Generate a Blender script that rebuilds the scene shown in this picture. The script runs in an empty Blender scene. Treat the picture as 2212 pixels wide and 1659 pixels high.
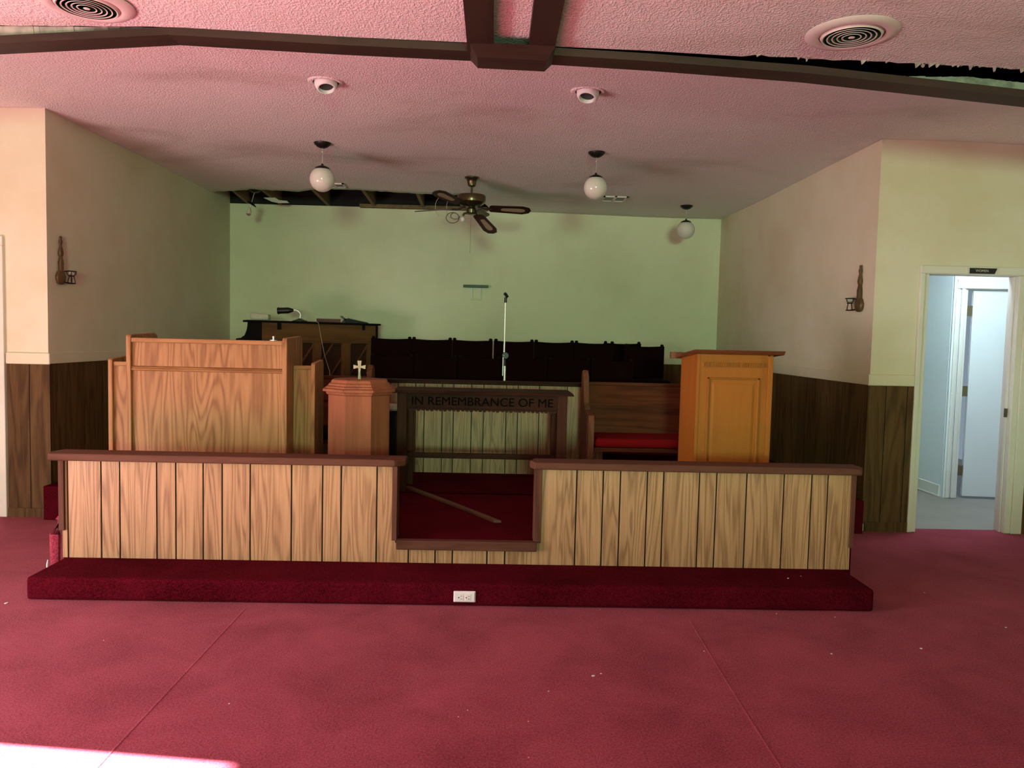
import bpy, bmesh, math, random
from mathutils import Vector, Matrix
R_ = random.Random(7)
sc = bpy.context.scene
COL = sc.collection
PI = math.pi

# ------------------------------------------------------------------ camera
cam_d = bpy.data.cameras.new('camera'); cam = bpy.data.objects.new('camera', cam_d); COL.objects.link(cam)
cam_d.sensor_width = 36.0; cam_d.sensor_fit = 'HORIZONTAL'; cam_d.lens = 1680 / 2212 * 36.0
cam_d.clip_start = 0.05; cam_d.clip_end = 100
def cam_matrix(yaw, pitch, roll, loc):
    yaw, pitch, roll = map(math.radians, (yaw, pitch, roll))
    f = Vector((math.sin(yaw)*math.cos(pitch), math.cos(yaw)*math.cos(pitch), -math.sin(pitch)))
    r = Vector((math.cos(yaw), -math.sin(yaw), 0)); u = r.cross(f)
    c, s = math.cos(roll), math.sin(roll)
    r2 = c*r + s*u; u2 = -s*r + c*u
    m = Matrix((r2, u2, -f)).transposed().to_4x4(); m.translation = loc
    return m
cam.matrix_world = cam_matrix(1.4721, 3.5739, 1.3344, Vector((0, 0, 1.49)))
sc.camera = cam

# ------------------------------------------------------------------ world, lights, exposure
sc.view_settings.view_transform = 'Standard'; sc.view_settings.look = 'None'
sc.view_settings.gamma = 1.0; sc.view_settings.use_curve_mapping = False
sc.view_settings.exposure = 0.0
w = bpy.data.worlds.new('world'); sc.world = w; w.use_nodes = True
w.node_tree.nodes['Background'].inputs[0].default_value = (0.55, 0.7, 0.85, 1)
w.node_tree.nodes['Background'].inputs[1].default_value = 0.4

def lamp(name, kind, loc, target, energy, color, size=None, size_y=None, spread=None):
    d = bpy.data.lights.new(name, kind); o = bpy.data.objects.new(name, d); COL.objects.link(o)
    o.location = loc; d.energy = energy; d.color = color
    o.rotation_euler = (Vector(target) - Vector(loc)).to_track_quat('-Z', 'Y').to_euler()
    if kind == 'AREA':
        d.shape = 'RECTANGLE'; d.size = size; d.size_y = size_y or size
        if spread: d.spread = math.radians(spread)
    return o
# low sun through the tall window bay in the left wall
sun = lamp('sunlight', 'SUN', (-12, 4, 6), (-12 + 0.9915, 4 - 0.13, 6 - 0.50), 155.0, (1.0, 0.95, 0.93)); sun.data.angle = 0.009
# leafy green daylight through the glazed entrance doors at the far end of the nave
lamp('entrance_daylight', 'AREA', (0.35, -8.8, 1.85), (-0.2, 9.9, 1.7), 720, (0.54, 1.0, 0.58), 1.5, 1.3)
# light off the sunlit ground outside, coming in low and upwards through the tall side window bay
lamp('side_window_daylight', 'AREA', (-4.85, 1.9, 0.48), (-1, 4.2, 1.2), 155, (1.0, 0.86, 0.82), 2.5, 0.8)
# sky light coming down through the same bay
lamp('side_window_skylight', 'AREA', (-4.85, 1.9, 1.55), (-1.6, 2.0, 0.0), 58, (1.0, 0.97, 0.98), 2.4, 1.0, 110)
# nave windows on the right wall, behind the camera
lamp('right_window_daylight', 'AREA', (5.2, -3.0, 1.6), (0, 2, 1.0), 15, (0.85, 1.0, 0.80), 3.0, 1.4)
# daylight reaching the side corridor
lamp('corridor_daylight', 'AREA', (4.1, 6.45, 2.6), (4.7, 7.5, 0.9), 58, (0.64, 0.86, 0.97), 0.5, 0.8)
lamp('left_room_daylight', 'AREA', (-4.4, 7.0, 2.2), (-4.0, 7.9, 1.0), 90, (0.95, 1.0, 0.85), 0.6, 0.6)

# ------------------------------------------------------------------ materials
def nt(name):
    m = bpy.data.materials.new(name); m.use_nodes = True
    t = m.node_tree; b = t.nodes['Principled BSDF']
    return m, t, b
def N(t, kind, **k):
    n = t.nodes.new(kind)
    for a, v in k.items(): setattr(n, a, v)
    return n
def ramp(t, fac, stops):
    r = N(t, 'ShaderNodeValToRGB'); t.links.new(fac, r.inputs[0])
    e = r.color_ramp.elements
    while len(e) < len(stops): e.new(0.5)
    for el, (p, c) in zip(e, stops): el.position = p; el.color = (*c, 1)
    return r.outputs[0]
def noise(t, vec, scale, detail=3, rough=0.5, dist=0.0):
    n = N(t, 'ShaderNodeTexNoise'); n.inputs['Scale'].default_value = scale
    n.inputs['Detail'].default_value = detail; n.inputs['Roughness'].default_value = rough
    n.inputs['Distortion'].default_value = dist
    t.links.new(vec, n.inputs['Vector']); return n.outputs['Fac']
def mapping(t, vec, scale=(1, 1, 1), loc=(0, 0, 0)):
    m = N(t, 'ShaderNodeMapping'); m.inputs['Scale'].default_value = scale; m.inputs['Location'].default_value = loc
    t.links.new(vec, m.inputs['Vector']); return m.outputs[0]
def mixc(t, fac, a, b, mode='MIX'):
    m = N(t, 'ShaderNodeMix', data_type='RGBA', blend_type=mode)
    if isinstance(fac, (int, float)): m.inputs[0].default_value = fac
    else: t.links.new(fac, m.inputs[0])
    for s, v in ((6, a), (7, b)):
        if isinstance(v, tuple): m.inputs[s].default_value = (*v, 1)
        else: t.links.new(v, m.inputs[s])
    return m.outputs[2]
def math_(t, op, a, b=None):
    m = N(t, 'ShaderNodeMath', operation=op)
    for i, v in enumerate((a, b)):
        if v is None: continue
        if isinstance(v, (int, float)): m.inputs[i].default_value = v
        else: t.links.new(v, m.inputs[i])
    return m.outputs[0]
def bump(t, b, h, strength, dist=0.01):
    n = N(t, 'ShaderNodeBump'); n.inputs['Strength'].default_value = strength; n.inputs['Distance'].default_value = dist
    t.links.new(h, n.inputs['Height']); t.links.new(n.outputs[0], b.inputs['Normal'])
def plain(name, col, rough=0.5, metal=0.0, spec=0.5, vary=0.06):
    m, t, b = nt(name)
    tc = N(t, 'ShaderNodeTexCoord').outputs['Object']
    f = noise(t, tc, 9, 4)
    c = ramp(t, f, [(0.25, tuple(x*(1-vary) for x in col)), (0.75, tuple(min(1, x*(1+vary)) for x in col))])
    t.links.new(c, b.inputs['Base Color'])
    b.inputs['Roughness'].default_value = rough; b.inputs['Metallic'].default_value = metal
    b.inputs['Specular IOR Level'].default_value = spec
    return m
def wood(name, dark, light, axis='Z', rings=9.0, rough=0.45, fine=1.0, spec=0.4, stretch=0.55, cross=5.5, ringw=0.3, tonew=0.5):
    """grain lines as the level curves of a stretched noise: the arches and streaks of a sawn board"""
    m, t, b = nt(name)
    tc = N(t, 'ShaderNodeTexCoord').outputs['Object']
    geo = N(t, 'ShaderNodeNewGeometry').outputs['Random Per Island']
    off = N(t, 'ShaderNodeVectorMath', operation='MULTIPLY_ADD')
    cmb = N(t, 'ShaderNodeCombineXYZ')
    for i in range(3): t.links.new(geo, cmb.inputs[i])
    t.links.new(cmb.outputs[0], off.inputs[0]); off.inputs[1].default_value = (31, 17, 23); t.links.new(tc, off.inputs[2])
    v = off.outputs[0]
    s = {'Z': (cross, cross, stretch), 'X': (stretch, cross, cross), 'Y': (cross, stretch, cross)}[axis]
    big = noise(t, mapping(t, v, s), 1.0, 2.5, 0.5, 0.35)
    ring = math_(t, 'SINE', math_(t, 'MULTIPLY', big, rings*2*PI))
    ring = math_(t, 'ADD', math_(t, 'MULTIPLY', ring, 0.5), 0.5)
    ring = math_(t, 'POWER', ring, 1.7)
    s2 = tuple(x*11 for x in s)
    fn = noise(t, mapping(t, v, (s2[0], s2[1], s2[2]*0.55)), 1.0, 4, 0.65)
    tone = noise(t, mapping(t, v, tuple(x*0.6 for x in s)), 1.0, 2)
    f = math_(t, 'ADD', math_(t, 'MULTIPLY', ring, ringw), math_(t, 'MULTIPLY', fn, 0.75*fine))
    f = math_(t, 'ADD', f, math_(t, 'MULTIPLY', math_(t, 'SUBTRACT', tone, 0.5), tonew))
    mid = tuple((a+c)/2*1.03 for a, c in zip(dark, light))
    c = ramp(t, f, [(0.10, light), (0.50, mid), (0.92, dark)])
    t.links.new(c, b.inputs['Base Color']); b.inputs['Roughness'].default_value = rough
    b.inputs['Specular IOR Level'].default_value = spec
    bump(t, b, fn, 0.12, 0.002)
    return m
def paint(name, col, dirt, rough=0.75, scale=1.3):
    m, t, b = nt(name)
    tc = N(t, 'ShaderNodeTexCoord').outputs['Object']
    f = noise(t, tc, scale, 5, 0.6)
    c = ramp(t, f, [(0.32, dirt), (0.58, col)])
    t.links.new(c, b.inputs['Base Color']); b.inputs['Roughness'].default_value = rough
    b.inputs['Specular IOR Level'].default_value = 0.25
    bump(t, b, noise(t, tc, 60, 3), 0.05, 0.004)
    return m
def ceiling_mat():
    m, t, b = nt('popcorn_ceiling')
    tc = N(t, 'ShaderNodeTexCoord').outputs['Object']
    stain = noise(t, mapping(t, tc, (0.55, 1.0, 1)), 0.9, 4, 0.55, 0.6)
    c = ramp(t, stain, [(0.30, (0.62, 0.57, 0.53)), (0.47, (0.80, 0.77, 0.75)), (0.7, (0.83, 0.81, 0.80))])
    t.links.new(c, b.inputs['Base Color']); b.inputs['Roughness'].default_value = 0.85
    b.inputs['Specular IOR Level'].default_value = 0.2
    h = noise(t, mapping(t, tc, (1, 0.7, 1)), 85, 2, 0.55, 0.4)
    h = ramp(t, h, [(0.42, (0, 0, 0)), (0.66, (1, 1, 1))])
    bump(t, b, h, 0.55, 0.008)
    return m
def carpet_mat(name, a, c2, sheen=0.5):
    m, t, b = nt(name)
    tc = N(t, 'ShaderNodeTexCoord').outputs['Object']
    f1 = noise(t, tc, 120, 3, 0.75); f2 = noise(t, tc, 2.2, 5, 0.6, 0.5)
    f = math_(t, 'ADD', math_(t, 'MULTIPLY', f1, 1.15), math_(t, 'MULTIPLY_ADD', f2, 0.55)); f.node.inputs[1].links[0].from_node.inputs[2].default_value = -0.20
    c = ramp(t, f, [(0.42, a), (0.85, c2)])
    t.links.new(c, b.inputs['Base Color']); b.inputs['Roughness'].default_value = 0.95
    b.inputs['Specular IOR Level'].default_value = 0.02
    b.inputs['Sheen Weight'].default_value = sheen; b.inputs['Sheen Roughness'].default_value = 0.5
    b.inputs['Sheen Tint'].default_value = (1, 0.6, 0.66, 1)
    bump(t, b, f1, 0.5, 0.006)
    return m
M = {}
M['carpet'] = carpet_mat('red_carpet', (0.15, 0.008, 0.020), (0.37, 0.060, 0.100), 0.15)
M['carpet_shaded'] = carpet_mat('shaded_dark_red_carpet', (0.030, 0.0006, 0.002), (0.105, 0.005, 0.014), 0.0)  # darker step carpet, with the shade on step, platform and choir floor painted in
M['ceiling'] = ceiling_mat()
M['cream'] = paint('cream_wall_paint', (0.72, 0.66, 0.52), (0.66, 0.58, 0.42))
M['backwall'] = paint('cream_back_wall_paint', (0.74, 0.74, 0.55), (0.66, 0.65, 0.47), scale=0.9)
M['hallwall'] = paint('white_corridor_paint', (0.74, 0.76, 0.76), (0.70, 0.72, 0.72))
M['whitepaint'] = paint('white_trim_paint', (0.74, 0.71, 0.64), (0.66, 0.62, 0.54), 0.45)
M['plaster'] = paint('torn_gypsum', (0.45, 0.42, 0.37), (0.25, 0.23, 0.20), 0.9, 14)
M['panel'] = wood('light_wood_panelling', (0.19, 0.088, 0.036), (0.50, 0.295, 0.150), rings=13, cross=8, stretch=0.5, ringw=0.36)
M['panel_dark'] = wood('brown_wood_panelling', (0.045, 0.020, 0.008), (0.15, 0.080, 0.032), rings=7, rough=0.6, spec=0.1)
M['groove'] = plain('panel_groove', (0.012, 0.007, 0.005), 0.8)
M['trim'] = wood('reddish_brown_trim', (0.055, 0.020, 0.012), (0.135, 0.055, 0.036), 'X', rings=5, rough=0.6, spec=0.1)
M['trimz'] = wood('reddish_brown_post', (0.055, 0.020, 0.012), (0.135, 0.055, 0.036), 'Z', rings=5, rough=0.6, spec=0.1)
M['beam'] = wood('dark_stained_beam', (0.022, 0.010, 0.007), (0.050, 0.026, 0.018), 'X', rings=3, rough=0.6)
M['beamy'] = wood('dark_stained_beam_long', (0.022, 0.010, 0.007), (0.050, 0.026, 0.018), 'Y', rings=3, rough=0.6)
M['oak'] = wood('golden_oak', (0.17, 0.065, 0.022), (0.44, 0.225, 0.095), 'Z', rings=17, rough=0.5, spec=0.2, cross=4.6, stretch=0.42, ringw=0.34, tonew=0.2)
M['oakx'] = wood('golden_oak_rail', (0.17, 0.065, 0.022), (0.43, 0.215, 0.09), 'X', rings=6, rough=0.5, spec=0.2)
M['font'] = wood('cherry_wood', (0.17, 0.050, 0.024), (0.34, 0.125, 0.062), 'Z', rings=3, rough=0.6, fine=0.8, spec=0.12)
M['lectern'] = wood('maple_stain', (0.24, 0.075, 0.012), (0.40, 0.135, 0.020), 'Z', rings=3, rough=0.5, spec=0.15, fine=0.7, cross=3)
M['lecterntop'] = wood('maple_stain_top', (0.10, 0.026, 0.010), (0.20, 0.060, 0.022), 'X', rings=3, rough=0.3)
M['walnut'] = wood('dark_walnut', (0.016, 0.005, 0.003), (0.055, 0.018, 0.011), 'X', rings=5, rough=0.6, spec=0.08)
M['walnutz'] = wood('dark_walnut_leg', (0.030, 0.010, 0.006), (0.085, 0.030, 0.018), 'Z', rings=5, rough=0.6, spec=0.08)
M['pew'] = wood('pew_wood', (0.035, 0.009, 0.004), (0.13, 0.036, 0.014), 'X', rings=8, rough=0.6, spec=0.08)
M['pewz'] = wood('pew_end_wood', (0.070, 0.026, 0.014), (0.20, 0.085, 0.045), 'Z', rings=6, rough=0.6, spec=0.08)
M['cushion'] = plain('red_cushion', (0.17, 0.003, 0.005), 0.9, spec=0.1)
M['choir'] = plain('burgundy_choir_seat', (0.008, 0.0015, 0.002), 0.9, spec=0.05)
M['choirframe'] = plain('black_chair_frame', (0.006, 0.003, 0.003), 0.7, spec=0.1)
M['ebony'] = plain('piano_ebony', (0.006, 0.004, 0.005), 0.6, spec=0.1)
M['pianoback'] = wood('piano_back_wood', (0.07, 0.028, 0.008), (0.17, 0.075, 0.020), 'X', rings=5)
M['pianopost'] = wood('piano_back_post', (0.07, 0.028, 0.008), (0.17, 0.075, 0.020), 'Z', rings=5)
M['soundboard'] = wood('piano_soundboard', (0.020, 0.006, 0.003), (0.045, 0.014, 0.007), 'Z', rings=5)
M['rib'] = wood('piano_rib', (0.08, 0.028, 0.010), (0.16, 0.060, 0.022), 'Z', rings=3)
M['brass'] = plain('antique_brass', (0.15, 0.115, 0.065), 0.28, 0.9)
M['blade'] = wood('fan_blade_wood', (0.018, 0.006, 0.005), (0.045, 0.015, 0.011), 'X', rings=4)
M['cane'] = plain('fan_cane_inset', (0.30, 0.22, 0.15), 0.7)
M['blackmetal'] = plain('black_metal', (0.012, 0.010, 0.010), 0.4, 0.3)
M['blackplastic'] = plain('black_plastic', (0.01, 0.01, 0.011), 0.45)
M['chrome'] = plain('chrome', (0.92, 0.92, 0.92), 0.3, 0.35, vary=0.01)
M['silver'] = plain('satin_silver', (0.75, 0.74, 0.72), 0.35, 0.6)
M['globe'] = plain('opal_glass', (0.66, 0.64, 0.60), 0.08, vary=0.01)
M['white'] = plain('white_plastic', (0.80, 0.78, 0.80), 0.35, vary=0.02)
M['vent'] = plain('vent_paint', (0.70, 0.66, 0.62), 0.5)
M['slot'] = plain('outlet_slot', (0.03, 0.03, 0.03), 0.6)
M['dark'] = plain('attic_dark', (0.012, 0.010, 0.010), 0.9)
M['joist'] = wood('rough_pine_joist', (0.12, 0.07, 0.03), (0.24, 0.15, 0.075), 'Y', rings=4, rough=0.8)
M['vinyl'] = paint('grey_vinyl_floor', (0.27, 0.225, 0.19), (0.22, 0.185, 0.155), 0.35, 2)
M['cross'] = plain('weathered_pewter', (0.30, 0.28, 0.19), 0.5, 0.35, vary=0.3)
M['sconcewood'] = wood('sconce_wood', (0.035, 0.016, 0.006), (0.14, 0.075, 0.028), 'Z', rings=3, rough=0.35)
M['redbook'] = plain('red_book_cloth', (0.10, 0.012, 0.012), 0.6)
M['paper'] = plain('paper', (0.62, 0.60, 0.52), 0.8)
M['box'] = plain('pale_card', (0.42, 0.42, 0.33), 0.8)
M['signtext'] = plain('sign_lettering', (0.55, 0.53, 0.50), 0.5)
M['hinge'] = plain('hinge_brass', (0.20, 0.16, 0.09), 0.4, 0.6)
M['cord'] = plain('pale_cord', (0.42, 0.38, 0.32), 0.7)
M['corddark'] = plain('dark_cord', (0.10, 0.08, 0.05), 0.7)
M['letter'] = plain('carved_letter', (0.006, 0.003, 0.002), 0.9, spec=0.03)
M['strip'] = wood('loose_strip_wood', (0.06, 0.022, 0.012), (0.15, 0.062, 0.035), 'X', rings=4)
def glass_mat():
    m, t, b = nt('clear_glass'); b.inputs['Base Color'].default_value = (0.95, 0.95, 0.9, 1)
    b.inputs['Transmission Weight'].default_value = 0.85; b.inputs['Roughness'].default_value = 0.05; b.inputs['IOR'].default_value = 1.45
    return m
M['glass'] = glass_mat()

# ------------------------------------------------------------------ mesh helpers
class MB:
    def __init__(s): s.v = []; s.f = []; s.m = []
    def add(s, vs, fs, mi=0):
        b = len(s.v); s.v += [tuple(v) for v in vs]
        for f in fs: s.f.append([b + i for i in f]); s.m.append(mi)
        return s
    def box(s, x0, x1, y0, y1, z0, z1, mi=0, T=None):
        vs = [Vector((x, y, z)) for z in (z0, z1) for y in (y0, y1) for x in (x0, x1)]
        if T: vs = [T @ v for v in vs]
        return s.add(vs, [(0, 2, 3, 1), (4, 5, 7, 6), (0, 1, 5, 4), (2, 6, 7, 3), (0, 4, 6, 2), (1, 3, 7, 5)], mi)
    def hexa(s, bot, top, mi=0):
        n = len(bot)
        return s.add(list(bot) + list(top), [tuple(range(n))[::-1], tuple(range(n, 2*n))] + [(i, (i+1) % n, n+(i+1) % n, n+i) for i in range(n)], mi)
    def prism(s, pts, axis, a0, a1, mi=0):
        def P(u, v, a): return {'x': (a, u, v), 'y': (u, a, v), 'z': (u, v, a)}[axis]
        return s.hexa([P(u, v, a0) for u, v in pts], [P(u, v, a1) for u, v in pts], mi)
    def lathe(s, prof, c=(0, 0, 0), seg=24, mi=0, T=None, sx=1, sy=1, phase=0):
        vs = []; n = len(prof)
        for r, z in prof:
            for k in range(seg):
                a = 2*PI*k/seg + phase; v = Vector((r*math.cos(a)*sx, r*math.sin(a)*sy, z))
                if T: v = T @ v
                vs.append(v + Vector(c))
        fs = [(i*seg+k, i*seg+(k+1) % seg, (i+1)*seg+(k+1) % seg, (i+1)*seg+k) for i in range(n-1) for k in range(seg)]
        fs += [tuple(range(seg))[::-1], tuple(range((n-1)*seg, n*seg))]
        return s.add(vs, fs, mi)
    def tube(s, path, r, seg=8, mi=0, flat=1.0):
        path = [Vector(p) for p in path]; vs = []; n = len(path)
        for i, p in enumerate(path):
            d = (path[min(i+1, n-1)] - path[max(i-1, 0)]).normalized()
            up = Vector((0, 0, 1)) if abs(d.z) < 0.95 else Vector((0, 1, 0))
            a = d.cross(up).normalized(); b = a.cross(d)
            rr = r[i] if isinstance(r, (list, tuple)) else r
            for k in range(seg):
                t = 2*PI*k/seg; vs.append(p + a*math.cos(t)*rr + b*math.sin(t)*rr*flat)
        fs = [(i*seg+k, i*seg+(k+1) % seg, (i+1)*seg+(k+1) % seg, (i+1)*seg+k) for i in range(n-1) for k in range(seg)]
        fs += [tuple(range(seg))[::-1], tuple(range((n-1)*seg, n*seg))]
        return s.add(vs, fs, mi)
    def torus(s, c, R, r, seg=40, sec=8, mi=0, T=None):
        vs = []
        for i in range(seg):
            a = 2*PI*i/seg
            for k in range(sec):
                b = 2*PI*k/sec; v = Vector(((R+r*math.cos(b))*math.cos(a), (R+r*math.cos(b))*math.sin(a), r*math.sin(b)))
                if T: v = T @ v
                vs.append(v + Vector(c))
        fs = [(i*sec+k, ((i+1) % seg)*sec+k, ((i+1) % seg)*sec+(k+1) % sec, i*sec+(k+1) % sec) for i in range(seg) for k in range(sec)]
        return s.add(vs, fs, mi)
    def sphere(s, c, r, seg=32, rings=16, mi=0, sz=1.0, T=None):
        return s.lathe([(max(1e-4, r*math.sin(PI*i/rings)), -r*sz*math.cos(PI*i/rings)) for i in range(rings+1)], c, seg, mi, T)
def tag(o, label=None, cat=None, group=None, kind=None):
    if label: o['label'] = label
    if cat: o['category'] = cat
    if group: o['group'] = group
    if kind: o['kind'] = kind
    return o
def thing(name, label, cat, loc=(0, 0, 0), rz=0.0, group=None):
    o = bpy.data.objects.new(name, None); COL.objects.link(o); o.empty_display_size = 0.1
    o.location = loc; o.rotation_euler = (0, 0, rz)
    return tag(o, label, cat, group)
def obj(name, mb, mats, parent=None, world=False, smooth=False, bevel=0.0, origin=None):
    """world=True: vertices are given in world space and moved into the (unrotated) thing's space"""
    me = bpy.data.meshes.new(name)
    off = Vector((0, 0, 0))
    if world and parent is not None:
        p = parent
        while p is not None: off = off + Vector(p.location); p = p.parent
    if origin is not None: off = Vector(origin)
    me.from_pydata([tuple(Vector(v) - off) for v in mb.v], [], mb.f)
    if not isinstance(mats, (list, tuple)): mats = [mats]
    for m in mats: me.materials.append(M[m] if isinstance(m, str) else m)
    for p, mi in zip(me.polygons, mb.m): p.material_index = mi; p.use_smooth = smooth
    bm = bmesh.new(); bm.from_mesh(me); bmesh.ops.recalc_face_normals(bm, faces=bm.faces); bm.to_mesh(me); bm.free()
    if smooth:
        try: me.set_sharp_from_angle(angle=math.radians(38))
        except Exception: pass
    me.update()
    o = bpy.data.objects.new(name, me); COL.objects.link(o)
    if origin is not None: o.location = origin
    if parent is not None: o.parent = parent
    if bevel:
        b = o.modifiers.new('bevel', 'BEVEL'); b.width = bevel; b.segments = 2; b.limit_method = 'ANGLE'
    return o
def struct(name, mb, mats, **k): return tag(obj(name, mb, mats, **k), kind='structure')
def text(name, s, size, mat, parent, loc, rot, extrude=0.002, sx=1.0):
    c = bpy.data.curves.new(name, 'FONT'); c.body = s; c.size = size; c.extrude = extrude
    c.align_x = 'CENTER'; c.align_y = 'CENTER'
    tmp = bpy.data.objects.new(name + '_src', c); COL.objects.link(tmp)
    dg = bpy.context.evaluated_depsgraph_get()
    me = bpy.data.meshes.new_from_object(tmp.evaluated_get(dg)); bpy.data.objects.remove(tmp)
    me.name = name; me.materials.clear(); me.materials.append(M[mat])
    o = bpy.data.objects.new(name, me); COL.objects.link(o)
    o.parent = parent; o.location = loc; o.rotation_euler = rot; o.scale = (sx, 1, 1)
    return o
def copy_tree(o, parent=None, **loc):
    c = o.copy(); COL.objects.link(c); c.parent = parent
    for ch in list(o.children): copy_tree(ch, c)
    return c
def boards(mb, cuts, z0, z1, front, thick=0.006, gap=0.007, axis='x', mi=0, miback=1, into=1):
    """vertical boards between groove positions, over a dark backing; front = coordinate of the visible face, into = direction of the wall"""
    a, b = min(cuts), max(cuts)
    back = front + into*thick
    def B(u0, u1, d0, d1, m):
        d0, d1 = min(d0, d1), max(d0, d1)
        if axis == 'x': mb.box(u0, u1, d0, d1, z0, z1, m)
        else: mb.box(d0, d1, u0, u1, z0, z1, m)
    B(a, b, back, back + into*0.004, miback)
    for u0, u1 in zip(cuts[:-1], cuts[1:]):
        B(u0 + (gap/2 if u0 > a else 0), u1 - (gap/2 if u1 < b else 0), front, back, mi)
def rand_cuts(a, b, rnd):
    w_ = [0.10, 0.20, 0.105, 0.15, 0.24, 0.16, 0.13, 0.18]; out = [a]; i = rnd.randrange(8)
    while out[-1] + w_[i % 8] < b - 0.05: out.append(out[-1] + w_[i % 8]); i += 1
    return out + [b]

# ------------------------------------------------------------------ ceiling heights
def cz(x, y): return 3.05 - 0.0085*x + 0.010*(9.95 - y)
BZ = [(-5.0, 2.76), (-2.71, 2.946), (-1.74, 3.026), (-0.86, 3.003), (0.28, 2.986), (0.83, 2.970), (1.67, 2.934), (2.155, 2.898), (2.955, 2.836), (5.6, 2.62)]
def lerp(tab, x):
    for (a, p), (b, q) in zip(tab[:-1], tab[1:]):
        if x <= b: return p + (q-p)*(x-a)/(b-a)
    return tab[-1][1]
def beamz(x): return lerp(BZ, x)
def fz(x): return lerp([(-5, 3.02), (-2.6, 3.045), (-1.7, 3.066), (-0.8, 3.046), (0.8, 3.028), (1.6, 3.006), (2.8, 2.986), (5.6, 2.95)], x)

# ------------------------------------------------------------------ room shell
XL, XR, YB, YN = -5.0, 5.4, 9.95, -9.0   # left wall, right wall, back wall, entrance wall
FY = 6.05                                  # wall flanking the chancel
struct('floor', MB().box(XL-.2, XR+.2, YN-.2, FY+0.10, -0.12, 0.0), 'carpet')
# faint carpet seams
for i, pts in enumerate(([(-1.291, 4.10), (-1.298, 3.4), (-1.305, 2.687), (-1.31, -3)], [(1.078, 4.02), (1.055, 3.3), (1.044, 2.794), (1.02, -3)])):
    mb = MB()
    for (x0, y0), (x1, y1) in zip(pts[:-1], pts[1:]):
        mb.hexa([(x0-.006, y0, 0), (x0+.006, y0, 0), (x1+.006, y1, 0), (x1-.006, y1, 0)], [(x0-.002, y0, .0014), (x0+.002, y0, .0014), (x1+.002, y1, .0014), (x1-.002, y1, .0014)])
    struct('trim_%d' % (20+i), mb, 'carpet')
# chancel platform and step
struct('floor_platform', MB().box(-2.50, 2.19, 4.575, 5.98, 0.0, 0.26).box(-3.40, 2.93, 5.95, YB, 0.0, 0.26), 'carpet_shaded')
struct('floor_step', MB().box(-2.495, 2.15, 4.187, 4.60, 0.0, 0.127), 'carpet_shaded', bevel=0.018)
struct('floor_choir', MB().box(-3.38, 1.85, 6.90, YB, 0.26, 0.45).box(-3.38, 1.85, 7.74, YB, 0.45, 0.62), 'carpet_shaded')
# back wall with wainscot
struct('wall_back', MB().box(-3.5, 3.1, YB, YB+.12, 0.0, 3.06), 'backwall')
mb = MB(); boards(mb, rand_cuts(-3.33, 2.87, R_), 0.6, 1.165, YB-.012, into=1); struct('trim_1', mb, ['panel_dark', 'groove'])
struct('trim_2', MB().box(-3.33, 2.87, YB-.022, YB, 1.165, 1.24), 'backwall', bevel=.004)
# chancel side walls (the right one runs very slightly inwards)
def side_wall(name, x0, x1, out, ztop):
    mb = MB().hexa([(x0, FY, 0), (x0+out, FY, 0), (x1+out, YB, 0), (x1, YB, 0)], [(x0, FY, ztop), (x0+out, FY, ztop), (x1+out, YB, ztop), (x1, YB, ztop)])
    struct(name, mb, 'cream')
side_wall('wall_chancel_left', -3.405, -3.33, -0.10, 3.2)
side_wall('wall_chancel_right', 2.975, 2.872, 0.10, 3.2)
def side_panel(name, x0, x1, sgn, zt, rnd):
    cuts = rand_cuts(FY, YB-.01, rnd); mb = MB()
    def X(y): return x0 + (x1-x0)*(y-FY)/(YB-FY)
    for a, b in zip(cuts[:-1], cuts[1:]):
        for (u, v, d0, d1, mi) in ((a, b, .001, .006, 1), (a+.003, b-.003, .001, .012, 0)):
            mb.hexa([(X(u)+sgn*d0, u, .1), (X(v)+sgn*d0, v, .1), (X(v)+sgn*d1, v, .1), (X(u)+sgn*d1, u, .1)],
                    [(X(u)+sgn*d0, u, zt), (X(v)+sgn*d0, v, zt), (X(v)+sgn*d1, v, zt), (X(u)+sgn*d1, u, zt)], mi)
    struct(name, mb, ['panel_dark', 'groove'])
side_panel('trim_3', -3.405, -3.33, 1, 1.19, R_)
side_panel('trim_4', 2.975, 2.872, -1, 1.165, R_)
def side_rail(name, x0, x1, sgn, z0, z1):
    mb = MB().hexa([(x0, FY-.02, z0), (x1, YB, z0), (x1+sgn*.02, YB, z0), (x0+sgn*.02, FY-.02, z0)], [(x0, FY-.02, z1), (x1, YB, z1), (x1+sgn*.02, YB, z1), (x0+sgn*.02, FY-.02, z1)])
    struct(name, mb, 'cream', bevel=.004)
side_rail('trim_5', -3.405, -3.33, 1, 1.19, 1.27)
side_rail('trim_6', 2.975, 2.872, -1, 1.165, 1.25)
# flank wall, left of the chancel, with a door opening at its far left (x < -3.79)
mb = MB().box(-3.79, -3.45, FY+.001, FY+.10, 0, 3.2).box(-4.70, -3.79, FY, FY+.10, 2.08, 3.2).box(XL, -4.70, FY, FY+.10, 0, 3.2)
struct('wall_flank_left', mb, 'cream')
mb = MB(); boards(mb, [-3.715, -3.545, -3.391], 0.03, 1.185, FY-.012); struct('trim_7', mb, ['panel_dark', 'groove'])
struct('trim_8', MB().box(-3.715, -3.385, FY-.024, FY, 1.185, 1.272), 'cream', bevel=.008)
struct('baseboard_left', MB().box(-3.715, -3.40, FY-.02, FY-.001, 0.0, 0.07), 'panel_dark')
struct('door_1', MB().box(-3.79, -3.722, FY-.03, FY+.101, 0, 2.08).box(-4.78, -3.722, FY-.03, FY+.101, 2.08, 2.15).box(-4.78, -4.71, FY-.03, FY+.101, 0, 2.08), 'whitepaint', bevel=.006)
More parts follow.
